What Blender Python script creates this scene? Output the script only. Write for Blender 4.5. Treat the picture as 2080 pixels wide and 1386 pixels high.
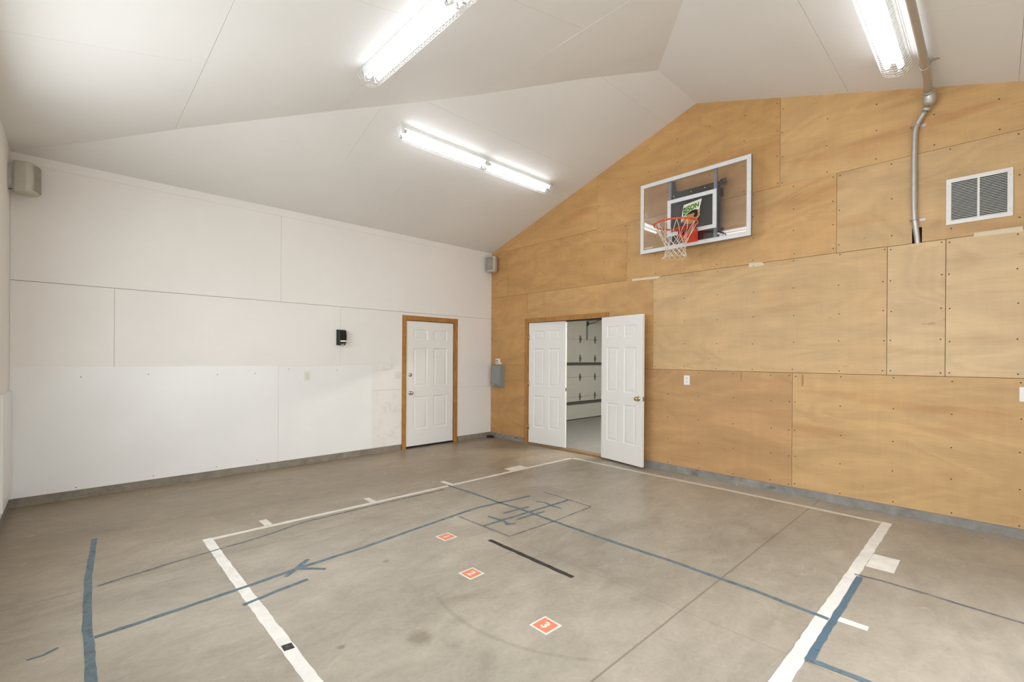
import bpy, bmesh, math, random
from mathutils import Vector, Matrix
random.seed(7)
SC = bpy.context.scene
COL = SC.collection
PI = math.pi
for o in list(bpy.data.objects): bpy.data.objects.remove(o)

# ------------------------------------------------------------------ camera
def cam_setup():
    cd = bpy.data.cameras.new('camera'); co = bpy.data.objects.new('camera', cd); COL.objects.link(co)
    yaw, pit, roll, f, cy = map(float, (46.3255, -0.0461, 0.3558, 936.91, 727.245))
    t = math.radians(yaw)
    F = Vector((-math.sin(t), math.cos(t), 0)); R = Vector((math.cos(t), math.sin(t), 0)); U = Vector((0, 0, 1))
    a = math.radians(pit); F2 = F*math.cos(a)+U*math.sin(a); U2 = -F*math.sin(a)+U*math.cos(a)
    b = math.radians(roll); R3 = R*math.cos(b)+U2*math.sin(b); U3 = -R*math.sin(b)+U2*math.cos(b)
    m = Matrix((R3, U3, -F2)).transposed().to_4x4()
    m.translation = Vector((6.4279, -5.6049, 1.46))
    co.matrix_world = m
    cd.sensor_width = 36; cd.sensor_fit = 'HORIZONTAL'
    cd.lens = f/2080*36; cd.shift_y = (cy-693)/2080; cd.clip_start = 0.02
    SC.camera = co
cam_setup()
# ------------------------------------------------------------------ world, exposure
SKY = 7.6
w = bpy.data.worlds.new('world'); SC.world = w; w.use_nodes = True
w.node_tree.nodes['Background'].inputs[0].default_value = (0.86, 0.93, 1, 1)
w.node_tree.nodes['Background'].inputs[1].default_value = SKY
SC.view_settings.view_transform = 'Standard'; SC.view_settings.look = 'None'
SC.view_settings.exposure = 0.0; SC.view_settings.gamma = 1.0; SC.view_settings.use_curve_mapping = False
TUBE = 6.5          # radiance of the fluorescent tubes
GARAGE_TUBE = 300.0

def portal(loc, rot, sx, sy):
    pd = bpy.data.lights.new('sky_portal', 'AREA'); pd.shape = 'RECTANGLE'; pd.size = sx; pd.size_y = sy; pd.cycles.is_portal = True
    po = bpy.data.objects.new('sky_portal', pd); COL.objects.link(po); po.location = loc; po.rotation_euler = rot
portal((7.83, -3.15, 1.15), (PI/2, 0, PI/2), 2.5, 2.3)
portal((2.65, -6.17, 2.125), (-PI/2, 0, PI), 2.1, 1.55); portal((5.35, -6.17, 2.125), (-PI/2, 0, PI), 2.1, 1.55)
# ------------------------------------------------------------------ helpers
def lin(c):
    def g(v):
        v /= 255.0
        return v/12.92 if v <= .04045 else ((v+.055)/1.055)**2.4
    return tuple(g(v) for v in c)+(1.0,)

class MB:
    """collects shapes; build() links them as ONE mesh object"""
    def __init__(s): s.bm = bmesh.new(); s.mi = 0
    def _f(s, vs):
        try:
            f = s.bm.faces.new(vs); f.material_index = s.mi; return f
        except ValueError: return None
    def mat(s, i): s.mi = i; return s
    def box(s, a, b, M=None):
        x0, y0, z0 = a; x1, y1, z1 = b
        v = [Vector(p) for p in ((x0,y0,z0),(x1,y0,z0),(x1,y1,z0),(x0,y1,z0),(x0,y0,z1),(x1,y0,z1),(x1,y1,z1),(x0,y1,z1))]
        if M is not None: v = [M @ p for p in v]
        v = [s.bm.verts.new(p) for p in v]
        for q in ((3,2,1,0),(4,5,6,7),(0,1,5,4),(1,2,6,5),(2,3,7,6),(3,0,4,7)): s._f([v[i] for i in q])
        return s
    def prism(s, poly, d):
        """poly: 3D points, extruded by vector d"""
        d = Vector(d); P = [Vector(p) for p in poly]
        n = sum(((P[i]-P[0]).cross(P[(i+1) % len(P)]-P[0]) for i in range(len(P))), Vector())
        if n.dot(d) > 0: P = P[::-1]
        a = [s.bm.verts.new(p) for p in P]; b = [s.bm.verts.new(p+d) for p in P]
        s._f(a); s._f(b[::-1]); k = len(P)
        for i in range(k): s._f([a[(i+1) % k], a[i], b[i], b[(i+1) % k]])
        return s
    def quad(s, pts): s._f([s.bm.verts.new(Vector(p)) for p in pts]); return s
    def tube(s, path, r, n=8, closed=False, caps=True):
        P = [Vector(p) for p in path]; k = len(P); rings = []
        up = None
        for i in range(k):
            if closed: t = (P[(i+1) % k]-P[i-1])
            else: t = P[min(i+1, k-1)]-P[max(i-1, 0)]
            t.normalize()
            if up is None:
                up = Vector((0,0,1)) if abs(t.z) < .9 else Vector((1,0,0))
            u = (up - t*up.dot(t)).normalized(); up = u; v = t.cross(u)
            rr = r[i] if isinstance(r, (list, tuple)) else r
            rings.append([s.bm.verts.new(P[i]+(u*math.cos(2*PI*j/n)+v*math.sin(2*PI*j/n))*rr) for j in range(n)])
        for i in range(k if closed else k-1):
            A, B = rings[i], rings[(i+1) % k]
            for j in range(n):
                f = s._f([A[j], A[(j+1) % n], B[(j+1) % n], B[j]])
                if f: f.smooth = True
        if caps and not closed: s._f(rings[0][::-1]); s._f(rings[-1])
        return s
    def lathe(s, prof, M, n=20):
        """prof (r, h) along local +Z, placed by M"""
        rings = []
        for r, h in prof:
            rings.append([s.bm.verts.new(M @ Vector((r*math.cos(2*PI*j/n), r*math.sin(2*PI*j/n), h))) for j in range(n)])
        for A, B in zip(rings, rings[1:]):
            for j in range(n):
                f = s._f([A[j], A[(j+1) % n], B[(j+1) % n], B[j]])
                if f: f.smooth = True
        s._f(rings[0][::-1]); s._f(rings[-1]); return s
    def loft(s, rings):
        R = [[s.bm.verts.new(Vector(p)) for p in r] for r in rings]; n = len(R[0])
        for A, B in zip(R, R[1:]):
            for j in range(n): s._f([A[j], A[(j+1) % n], B[(j+1) % n], B[j]])
        s._f(R[0][::-1]); s._f(R[-1]); return s
    def build(s, name, mats, parent=None, loc=None, bevel=0):
        if bevel:
            bmesh.ops.bevel(s.bm, geom=[e for e in s.bm.edges if len(e.link_faces) == 2 and e.calc_face_angle(0) > .5],
                            offset=bevel, segments=2, profile=.7, affect='EDGES')
        bmesh.ops.recalc_face_normals(s.bm, faces=s.bm.faces[:])
        me = bpy.data.meshes.new(name); s.bm.to_mesh(me); s.bm.free()
        if not isinstance(mats, (list, tuple)): mats = [mats]
        for m in mats: me.materials.append(m)
        o = bpy.data.objects.new(name, me); COL.objects.link(o)
        if parent: o.parent = parent
        if loc: o.location = loc
        return o

def tag(o, label=None, cat=None, group=None, kind=None):
    if label: o['label'] = label
    if cat: o['category'] = cat
    if group: o['group'] = group
    if kind: o['kind'] = kind
    return o
def empty(name, M=None, loc=None):
    o = bpy.data.objects.new(name, None); COL.objects.link(o); o.empty_display_size = .1
    if loc: M = Matrix.Translation(Vector(loc))
    if M is not None: o.matrix_world = M
    return o
def copy_tree(o, parent=None):
    c = o.copy(); COL.objects.link(c); c.parent = parent
    for ch in [k for k in bpy.data.objects if k.parent == o]: copy_tree(ch, c)
    return c
def frameM(origin, x, z):
    """matrix with local X along x, local Z along z"""
    x = Vector(x).normalized(); z = Vector(z); z = (z-x*z.dot(x)).normalized(); y = z.cross(x)
    m = Matrix((x, y, z)).transposed().to_4x4(); m.translation = Vector(origin); return m
def letters(body, size, M, depth, mat, name, parent, shear=0, space=1.0, align='CENTER', offset=0.0):
    cu = bpy.data.curves.new('glyphs', 'FONT'); cu.body = body; cu.size = size; cu.extrude = depth
    cu.shear = shear; cu.space_character = space; cu.align_x = align; cu.align_y = 'CENTER'; cu.offset = offset
    t = bpy.data.objects.new('glyphs', cu); COL.objects.link(t)
    bpy.context.view_layer.update()
    me = bpy.data.meshes.new_from_object(t.evaluated_get(bpy.context.evaluated_depsgraph_get()))
    bpy.data.objects.remove(t); bpy.data.curves.remove(cu)
    me.transform(M); me.materials.clear(); me.materials.append(mat)
    o = bpy.data.objects.new(name, me); COL.objects.link(o); o.parent = parent
    return o

# ------------------------------------------------------------------ materials
class NT:
    def __init__(s, name):
        s.m = bpy.data.materials.new(name); s.m.use_nodes = True; s.t = s.m.node_tree
        s.b = s.t.nodes['Principled BSDF']; s.out = s.t.nodes['Material Output']
    def n(s, typ, **kw):
        nd = s.t.nodes.new(typ)
        for k, v in kw.items(): setattr(nd, k, v)
        return nd
    def l(s, a, b): s.t.links.new(a, b)
    def val(s, x, sock):
        if isinstance(x, (int, float)): sock.default_value = x
        elif isinstance(x, tuple): sock.default_value = x
        else: s.l(x, sock)
    def math(s, op, a, b=0.0, c=None, clamp=False):
        nd = s.n('ShaderNodeMath', operation=op, use_clamp=clamp); s.val(a, nd.inputs[0]); s.val(b, nd.inputs[1])
        if c is not None: s.val(c, nd.inputs[2])
        return nd.outputs[0]
    def pos(s):
        g = s.n('ShaderNodeNewGeometry'); return g.outputs['Position']
    def sep(s, v): nd = s.n('ShaderNodeSeparateXYZ'); s.l(v, nd.inputs[0]); return nd.outputs
    def mapv(s, v, scale=(1,1,1), loc=(0,0,0)):
        nd = s.n('ShaderNodeMapping'); s.l(v, nd.inputs['Vector']); nd.inputs['Scale'].default_value = scale
        nd.inputs['Location'].default_value = loc; return nd.outputs[0]
    def noise(s, v, scale, detail=3, rough=.5, dist=0):
        nd = s.n('ShaderNodeTexNoise'); s.l(v, nd.inputs['Vector']); nd.inputs['Scale'].default_value = scale
        nd.inputs['Detail'].default_value = detail; nd.inputs['Roughness'].default_value = rough
        nd.inputs['Distortion'].default_value = dist; return nd.outputs['Fac']
    def ramp(s, f, a, b, lo=0.0, hi=1.0):
        nd = s.n('ShaderNodeMapRange'); nd.clamp = True; s.val(f, nd.inputs[0])
        for i, v in enumerate((a, b, lo, hi)): nd.inputs[i+1].default_value = v
        return nd.outputs[0]
    def mix(s, f, a, b, mode='MIX'):
        nd = s.n('ShaderNodeMix', data_type='RGBA', blend_type=mode); s.val(f, nd.inputs[0]); s.val(a, nd.inputs[6]); s.val(b, nd.inputs[7])
        return nd.outputs[2]
    def bump(s, h, strength=.2, dist=.01):
        nd = s.n('ShaderNodeBump'); nd.inputs['Strength'].default_value = strength; nd.inputs['Distance'].default_value = dist
        s.l(h, nd.inputs['Height']); s.l(nd.outputs[0], s.b.inputs['Normal'])
    def set(s, color=None, rough=.5, metal=0, spec=.5):
        if color is not None: s.val(color, s.b.inputs['Base Color'])
        s.val(rough, s.b.inputs['Roughness']); s.b.inputs['Metallic'].default_value = metal
        s.b.inputs['Specular IOR Level'].default_value = spec
        return s.m

def plain(name, rgb, rough=.5, metal=0, spec=.5, var=.04, scale=18):
    m = NT(name); c = lin(rgb)
    f = m.ramp(m.noise(m.pos(), scale, 3), .3, .7, 1-var, 1+var)
    col = m.mix(1.0, c, f, 'MULTIPLY')
    return m.set(col, rough, metal, spec)

def mul(m, col, f): return m.mix(1.0, col, f, 'MULTIPLY')

def mat_plywood():
    m = NT('plywood'); p = m.pos(); oi = m.n('ShaderNodeObjectInfo')
    off = m.n('ShaderNodeVectorMath', operation='MULTIPLY_ADD'); m.l(p, off.inputs[0]); off.inputs[1].default_value = (1,1,1)
    sc = m.n('ShaderNodeVectorMath', operation='SCALE'); sc.inputs[0].default_value = (13.0, 5.0, 7.0); m.l(oi.outputs['Random'], sc.inputs['Scale'])
    m.l(sc.outputs[0], off.inputs[2]); q = off.outputs[0]
    n1 = m.noise(m.mapv(q, (.62, 1, 1.35)), 1.0, 3, .5, .7)
    rings = m.math('SINE', m.math('MULTIPLY', n1, 60.0))
    n2 = m.noise(m.mapv(q, (.7, 1, 2.6)), 1.3, 4, .6, .8)
    fine = m.noise(m.mapv(q, (2.2, 1, 55)), 1.5, 4, .6, .4)
    pores = m.noise(m.mapv(q, (9, 1, 120)), 1.5, 2, .5)
    vert = m.noise(m.mapv(q, (14, 1, 1.2)), 1.2, 2, .5, 1.0)
    band = m.ramp(m.noise(m.mapv(q, (.35, 1, 2.0), (3, 0, 1)), 2.3, 2, .5, .5), .56, .75)
    col = oi.outputs['Color']
    col = mul(m, col, m.ramp(n2, .25, .75, .86, 1.12))
    col = mul(m, col, m.ramp(rings, -1, 1, .955, 1.035))
    col = mul(m, col, m.ramp(fine, .3, .7, .97, 1.028))
    col = mul(m, col, m.ramp(pores, .3, .7, .975, 1.02))
    col = mul(m, col, m.ramp(vert, .3, .7, .975, 1.02))
    col = m.mix(m.math('MULTIPLY', band, .35), col, mul(m, col, lin((214, 176, 140))))
    # small resin flecks
    fl = m.ramp(m.noise(m.mapv(q, (3.0, 1, 7.5)), 2.2, 2, .5), .74, .79, 0, .45)
    col = m.mix(fl, col, lin((134, 88, 48)))
    m.bump(fine, .04, .002)
    return m.set(col, m.ramp(n2, .3, .7, .42, .56), 0, .35)

def mat_wall_white():
    m = NT('painted_wall'); p = m.pos(); x, y, z = m.sep(p)
    n = m.noise(p, 1.1, 4, .6); n2 = m.noise(p, 9, 3, .6)
    col = mul(m, lin((238, 233, 226)), m.ramp(n, .3, .7, .965, 1.02))
    # scuffed patch beside the door
    dy = m.math('ABSOLUTE', m.math('ADD', y, 2.1)); k = m.math('MULTIPLY', m.ramp(dy, .12, .3, 1, 0), m.ramp(z, .9, 1.05, 1, 0))
    sc = m.math('MULTIPLY', k, m.ramp(m.noise(p, 5, 6, .7, .5), .52, .75, 0, .4))
    col = m.mix(sc, col, lin((176, 166, 150)))
    sp = m.ramp(m.noise(p, 26, 2, .5), .77, .82, 0, .35)
    col = m.mix(sp, col, lin((190, 180, 165)))
    m.bump(n2, .05, .004)
    return m.set(col, .55, 0, .3)

def mat_ceiling():
    m = NT('ceiling_board'); p = m.pos()
    n = m.noise(p, .9, 3, .5); n2 = m.noise(p, 60, 3, .6)
    col = mul(m, lin((232, 228, 222)), m.ramp(n, .3, .7, .97, 1.02))
    m.bump(n2, .05, .002)
    return m.set(col, .7, 0, .2)

def mat_concrete(name='concrete_floor', curb=False, tone=(152, 148, 140)):
    m = NT(name); p = m.pos(); x, y, z = m.sep(p)
    big = m.noise(m.mapv(p, (.75, .45, 1)), 1.0, 4, .55, .6)
    mid = m.noise(m.mapv(p, (1, .6, 1), (4, 2, 0)), 2.6, 8, .68, .9)
    streak = m.noise(m.mapv(p, (1.0, .45, 1)), 5.5, 5, .7, 1.4)
    fine = m.noise(p, 34, 5, .7)
    if curb:
        col = mul(m, lin(tone), m.ramp(m.noise(p, 5, 6, .7, .4), .3, .72, .62, 1.12))
        m.bump(m.noise(p, 40, 5, .7), .5, .006)
        dk = m.ramp(m.noise(m.mapv(p, (3, 1.2, 6)), 1.6, 3, .5), .62, .72, 0, .6)
        col = m.mix(dk, col, lin((96, 84, 70)))
        return m.set(col, .8, 0, .3)
    col = mul(m, lin((176, 166, 150)), m.ramp(big, .3, .7, .84, 1.10))
    col = mul(m, col, m.ramp(mid, .3, .7, .86, 1.12))
    col = mul(m, col, m.ramp(streak, .3, .75, .88, 1.12))
    col = mul(m, col, m.ramp(fine, .3, .7, .93, 1.06))
    # grimy, browner strip beside the left wall; dimmer light there painted in too
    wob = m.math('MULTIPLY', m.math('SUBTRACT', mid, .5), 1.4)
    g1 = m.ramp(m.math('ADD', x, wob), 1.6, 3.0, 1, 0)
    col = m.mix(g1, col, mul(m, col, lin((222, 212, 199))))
    # dark damp patches
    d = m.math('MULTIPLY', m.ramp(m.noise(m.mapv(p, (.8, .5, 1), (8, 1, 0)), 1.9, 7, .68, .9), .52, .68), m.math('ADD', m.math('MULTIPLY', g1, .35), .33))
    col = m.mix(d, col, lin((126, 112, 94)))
    # pale worn flecks
    s = m.ramp(m.noise(m.mapv(p, (1, .5, 1), (1, 7, 0)), 9, 5, .65, 1.4), .64, .74, 0, .45)
    col = m.mix(s, col, lin((208, 199, 184)))
    s2 = m.ramp(m.noise(m.mapv(p, (1, 1, 1), (5, 3, 0)), 42, 2, .5), .76, .8, 0, .6)
    col = m.mix(s2, col, lin((218, 210, 198)))
    s3 = m.ramp(m.noise(m.mapv(p, (2.2, 1, 1), (2, 9, 0)), 6, 6, .75, 1.2), .62, .72, 0, .35)
    col = m.mix(s3, col, lin((128, 116, 100)))
    # round oil spots
    def spot(cx, cy, r, a):
        dx = m.math('SUBTRACT', x, cx); dy = m.math('SUBTRACT', y, cy)
        dd = m.math('SQRT', m.math('ADD', m.math('MULTIPLY', dx, dx), m.math('MULTIPLY', dy, dy)))
        return m.ramp(m.math('ADD', dd, m.math('MULTIPLY', m.math('SUBTRACT', fine, .5), .05)), r*.5, r*1.2, a, 0)
    for cx, cy, r, a in ((4.37, -4.29, .07, .55), (3.43, -3.98, .025, .5), (4.17, -4.62, .02, .6)):
        col = m.mix(spot(cx, cy, r, a), col, lin((118, 105, 88)))
    # saw-cut joints
    def joint(co, at, wd, a, wv=None):
        wb = m.math('MULTIPLY', m.math('SUBTRACT', m.noise(p, 3.0, 3), .5), .006)
        q = m.math('ABSOLUTE', m.math('SUBTRACT', m.math('ADD', co, wb), at))
        return m.ramp(q, wd*.55, wd*1.3, a, 0)
    jm = m.math('MAXIMUM', joint(x, 5.178, .006, .5), joint(x, 2.535, .004, .42))
    jm = m.math('MAXIMUM', jm, joint(y, -3.04, .005, .22))
    # scuffed free throw arc
    dx = m.math('SUBTRACT', x, 4.40); dy = m.math('SUBTRACT', y, -2.97)
    dd = m.math('ABSOLUTE', m.math('SUBTRACT', m.math('SQRT', m.math('ADD', m.math('MULTIPLY', dx, dx), m.math('MULTIPLY', dy, dy))), 1.065))
    am = m.math('MULTIPLY', m.ramp(dd, .006, .02, .2, 0), m.math('MULTIPLY', m.ramp(y, -3.7, -3.8, 0, 1), m.ramp(mid, .35, .5, .3, 1)))
    am = m.math('MULTIPLY', am, m.ramp(x, 3.9, 4.2, 0, 1))
    col = m.mix(m.math('MAXIMUM', jm, am), col, lin((98, 84, 70)))
    m.bump(m.math('ADD', fine, m.math('MULTIPLY', jm, -2.0)), .05, .003)
    return m.set(col, m.ramp(mid, .3, .7, .33, .5), 0, .45)

def mat_wood_trim():
    m = NT('oak_trim'); p = m.pos()
    n = m.noise(m.mapv(p, (6, 6, 2)), 3, 4, .6, 1.0); g = m.noise(m.mapv(p, (60, 60, 4)), 1.5, 3, .6)
    col = mul(m, lin((178, 126, 66)), m.ramp(n, .3, .7, .72, 1.15)); col = mul(m, col, m.ramp(g, .3, .7, .9, 1.08))
    return m.set(col, .4, 0, .4)

def mat_tape(name, rgb, wear, rough=.6, sc=14.0, soft=.06, top=1.0):
    """tape or paint worn through to the concrete beneath"""
    m = NT(name); p = m.pos()
    col = mul(m, lin(rgb), m.ramp(m.noise(p, 10, 4, .6), .3, .7, .9, 1.08)); m.set(col, rough, 0, .3)
    a = m.ramp(m.noise(m.mapv(p, (1, 1, 1)), sc, 5, .7), wear-soft, wear+soft, 0, top)
    tr = m.n('ShaderNodeBsdfTransparent'); mx = m.n('ShaderNodeMixShader')
    m.l(a, mx.inputs[0]); m.l(tr.outputs[0], mx.inputs[1]); m.l(m.b.outputs[0], mx.inputs[2]); m.l(mx.outputs[0], m.out.inputs[0])
    return m.m

def mat_glass():
    m = NT('acrylic_pane'); m.t.nodes.remove(m.b)
    tr = m.n('ShaderNodeBsdfTransparent'); tr.inputs[0].default_value = (.97, .97, .98, 1)
    gl = m.n('ShaderNodeBsdfGlossy'); gl.inputs['Roughness'].default_value = .012
    fr = m.n('ShaderNodeFresnel'); fr.inputs[0].default_value = 1.6
    k = m.math('MULTIPLY', m.math('ADD', fr.outputs[0], .0), 1.15, clamp=True)
    mx = m.n('ShaderNodeMixShader'); m.l(k, mx.inputs[0]); m.l(tr.outputs[0], mx.inputs[1]); m.l(gl.outputs[0], mx.inputs[2])
    m.l(mx.outputs[0], m.out.inputs[0]); return m.m

def mat_emit(name, rgb, strength):
    m = NT(name); m.set(lin(rgb), .3); m.b.inputs['Emission Color'].default_value = lin(rgb); m.b.inputs['Emission Strength'].default_value = strength
    return m.m

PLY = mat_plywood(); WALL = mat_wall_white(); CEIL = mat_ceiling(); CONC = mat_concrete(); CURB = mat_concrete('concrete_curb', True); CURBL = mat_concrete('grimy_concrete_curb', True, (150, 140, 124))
OAK = mat_wood_trim(); GLASS = mat_glass()
SHEET = plain('white_hardboard', (240, 238, 234), .32, 0, .4, .02, 2)
BACK = plain('stud_shadow', (70, 56, 42), .9)
WBACK = plain('joint_filler', (186, 178, 166), .9)
DOORW = plain('door_paint', (236, 233, 227), .38, 0, .4, .015, 3)
WHITE = plain('white_plastic', (236, 233, 228), .35)
WHMET = plain('white_enamel', (232, 231, 226), .35)
CREAM = plain('cream_plastic', (228, 224, 214), .45)
SPKG = plain('speaker_shell', (196, 189, 175), .5)
SPKD = plain('speaker_grille', (172, 166, 152), .6, 0, .3)
BLK = plain('black_plastic', (16, 15, 15), .25)
BLKM = plain('black_steel', (48, 47, 45), .45, .2)
RUB = plain('black_rubber', (20, 20, 20), .8)
GREY = plain('grey_enamel', (142, 143, 140), .5)
GALV = plain('galvanised_steel', (196, 193, 188), .42, .8, .5, .04, 30)
RAIL = plain('pale_grey_steel', (168, 172, 174), .45, .2)
STEEL = plain('grey_steel', (132, 132, 128), .4, .6)
CHROME = plain('satin_nickel', (190, 186, 180), .25, 1)
BRASS = plain('polished_brass', (196, 176, 136), .18, 1)
ORANGE = plain('orange_enamel', (226, 72, 36), .35)
BOARDW = plain('board_white', (222, 223, 224), .45)
NET = plain('nylon_cord', (236, 226, 212), .8)
DARKG = plain('dark_recess', (34, 32, 30), .9)
SCREW = plain('screw_head', (74, 54, 34), .5, .3)
SILL = plain('worn_wood_sill', (142, 112, 82), .6, 0, .3, .15, 12)
DRIP = plain('glue_drip', (176, 122, 66), .4)
MASK = plain('masking_tape', (222, 206, 178), .7)
GREEN = plain('decal_green', (34, 96, 34), .5)
LIME = plain('decal_lime', (206, 222, 158), .5)
TAN = plain('decal_tan', (186, 134, 76), .5)
DECW = plain('decal_white', (226, 228, 220), .5)
TILEO = plain('decal_orange', (238, 142, 108), .45, 0, .5, .05, 60)
GFLOOR = plain('garage_floor_coating', (150, 149, 146), .5, 0, .4, .08, 9)
GWALL = plain('garage_paint', (214, 212, 204), .6)
GDOOR = plain('garage_door_enamel', (212, 211, 203), .45, 0, .4, .02)
STRUT = plain('strut_grey', (118, 118, 114), .5, .3)
LIP = plain('strut_shadow_grey', (78, 78, 76), .5, .3)
RED = plain('red_plastic', (150, 26, 22), .4)
LAMP = mat_emit('lit_tube', (240, 246, 255), TUBE)
GLAMP = mat_emit('garage_lit_tube', (255, 250, 240), GARAGE_TUBE)
WPAINT = mat_tape('white_floor_paint', (238, 233, 224), .27)
WPAINTF = mat_tape('faded_white_floor_paint', (228, 221, 207), .27, .6, 14.0, .1, .95)
BTAPE = mat_tape('blue_tape', (116, 134, 142), .36, .6, 14.0, .14, .84)
BTAPED = mat_tape('dark_blue_tape', (94, 118, 134), .34, .5, 16.0, .07, .96)
BTAPEF = mat_tape('faded_blue_tape', (104, 116, 126), .46, .7, 9.0, .22, .5)
KTAPE = mat_tape('black_tape', (66, 63, 59), .38, .6, 30.0, .12, .97)

# ------------------------------------------------------------------ the room, in metres
H, RX, RZ, RY, W, L = 3.376, 3.845, 4.636, -0.94, 7.69, -6.03
sA = (RZ-H)/RX; sH = (RZ-H)/(RY-L)
zA = lambda x, y: H+sA*x
zH = lambda x, y: H+sH*(y-L)
zD = lambda x, y: H+sA*(W-x)

def clip(poly, x0, x1, y0, y1):
    def cut(P, ins, inter):
        out = []
        for i in range(len(P)):
            a, b = P[i-1], P[i]
            if ins(b):
                if not ins(a): out.append(inter(a, b))
                out.append(b)
            elif ins(a): out.append(inter(a, b))
        return out
    def ix(v): return lambda a, b: (v, a[1]+(b[1]-a[1])*(v-a[0])/(b[0]-a[0]))
    def iy(v): return lambda a, b: (a[0]+(b[0]-a[0])*(v-a[1])/(b[1]-a[1]), v)
    P = list(poly)
    for ins, inter in ((lambda p: p[0] >= x0-1e-9, ix(x0)), (lambda p: p[0] <= x1+1e-9, ix(x1)),
                       (lambda p: p[1] >= y0-1e-9, iy(y0)), (lambda p: p[1] <= y1+1e-9, iy(y1))):
        if not P: break
        P = cut(P, ins, inter)
    Q = []
    for p in P:
        if not Q or (abs(p[0]-Q[-1][0])+abs(p[1]-Q[-1][1])) > 1e-5: Q.append(p)
    if len(Q) > 1 and abs(Q[0][0]-Q[-1][0])+abs(Q[0][1]-Q[-1][1]) < 1e-5: Q.pop()
    return Q if len(Q) > 2 else []

# floor
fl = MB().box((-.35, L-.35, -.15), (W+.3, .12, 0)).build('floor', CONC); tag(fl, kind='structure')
# concrete stem wall showing under the panels
for nm_, a_, c_ in (('baseboard_left', (-.25, L-.2, 0), (-.005, -1.858, .0865)), ('baseboard_left', (-.25, -.752, 0), (-.005, .1, .0865)),
                    ('baseboard_back', (-.2, .006, 0), (.885, .12, .0865)), ('baseboard_back', (2.58, .006, 0), (W+.2, .12, .0865))):
    tag(MB().box(a_, c_).build(nm_, CURBL if nm_.endswith('left') else CURB), kind='structure')
OY0, OY1, OZ = -4.4, -1.9, 2.3
WZ0, WZ1, WX = 1.35, 2.9, ((1.6, 3.7), (4.3, 6.4))
c = MB().box((.0, L-.12, 0), (W, L-.004, .0865)); tag(c.build('baseboard_front', CURB), kind='structure')

# ---- left wall (white)
wl = MB()
for y0, y1, z0, z1 in ((L-.2, -1.80, .0865, H+.02), (-.83, .05, .0865, H+.02), (-1.80, -.83, 2.06, H+.02)):
    wl.box((-.14, y0, z0), (-.014, y1, z1))
wl.box((-.26, -1.95, -.1), (-.15, -.7, 2.2))  # unseen backing added outside the door, stops daylight leaking under it
wl = tag(wl.build('wall_left', WBACK), kind='structure')
GAP = .0011
def lpanel(y0, y1, z0, z1, x=0, mat=WALL, name='wall_panel', th=.012):
    return MB().box((x-th, y0+GAP, z0+GAP), (x, y1-GAP, z1-GAP)).build(name, mat, wl)
lpanel(L, -5.28, .0865, 2.165); lpanel(-5.28, -2.84, 1.33, 2.165); lpanel(-5.28, -2.84, .0865, 1.33)
lpanel(-2.84, -1.80, .95, 2.165); lpanel(-2.84, -1.80, .0865, .95); lpanel(-.83, 0, .94, 2.165); lpanel(-.83, 0, .0865, .94)
lpanel(-1.80, -.83, 2.06, 2.165)
lpanel(L, -3.636, 2.168, H); lpanel(-3.636, 0, 2.168, H)
for y0, y1, z1 in ((L, -3.665, 1.335), (-3.661, -2.36, 1.33)):
    b = MB().box((.0005, y0+.001, .0885), (.0045, y1-.001, z1))
    b.mat(1)
    for yy in ((-5.55, -4.95, -4.3, -3.9) if y1 < -3.6 else (-3.55, -2.9)):
        for zz in ((.13, 1.25) if y1 < -3.6 else (1.27,)):
            b.lathe([(.005, 0), (.005, .0012)], Matrix.Translation((.0045, yy+random.uniform(-.05, .05), zz+random.uniform(-.02, .02))) @ Matrix.Rotation(PI/2, 4, 'Y'), 8)
    b.build('hardboard_sheet', [SHEET, SCREW], wl)
t = MB().box((0.0005, L, 3.285), (.006, -.005, H-.001)).build('trim_1', WALL); tag(t, kind='structure')

# ---- back wall (plywood) with its gable
HX = [(0, .0875), (W, .0875), (W, H), (RX, RZ), (0, H)]
wb = MB()
def wbp(poly): wb.prism([(x, .045, z) for x, z in poly], (0, .07, 0))
wbp([(-.15, .0875), (.90, .0875), (.90, 2.11), (-.15, 2.11)]); wbp([(2.565, .0875), (W+.15, .0875), (W+.15, 2.11), (2.565, 2.11)])
wbp([(-.15, 2.11), (W+.15, 2.11), (W+.15, H), (RX, RZ+.06), (-.15, H)])
wb = tag(wb.build('wall_back', BACK), kind='structure')
def plypanel(rects, tone, screws=None, drips=()):
    b = MB()
    for x0, x1, z0, z1 in rects:
        P = clip(HX, x0, x1, z0, z1)
        if P: b.prism([(x, 0, z) for x, z in P], (0, .012, 0))
    if screws:
        b.mat(1); x0, x1, z0, z1 = screws
        xs = []; x = x0+.025
        while x < x1-.1: xs.append(x); x += .4064
        xs.append(x1-.025)
        nz = max(2, int(round((z1-z0)/.3))); zs = [z0+.03+(z1-z0-.06)*i/nz for i in range(nz+1)]
        for x in xs:
            for z in zs:
                xx, zz = x+random.uniform(-.006, .006), z+random.uniform(-.012, .012)
                if zz > (H+sA*min(xx, W-xx)-.05): continue
                b.lathe([(.006, 0), (.0052, .0012)], Matrix.Translation((xx, -.0001, zz)) @ Matrix.Rotation(PI/2, 4, 'X'), 8)
    if drips:
        b.mat(2)
        for x, z, w_, h_ in drips:
            b.prism([(x-w_*.3, -.0006, z), (x+w_*.35, -.0006, z), (x+w_*.5, -.0006, z-h_*.5), (x+w_*.3, -.0006, z-h_), (x-w_*.35, -.0006, z-h_*.95), (x-w_*.5, -.0006, z-h_*.4)], (0, .0008, 0))
    o = b.build('plywood_panel', [PLY, SCREW, DRIP], wb)
    o.color = lin(tone); return o
g = .0012
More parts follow.
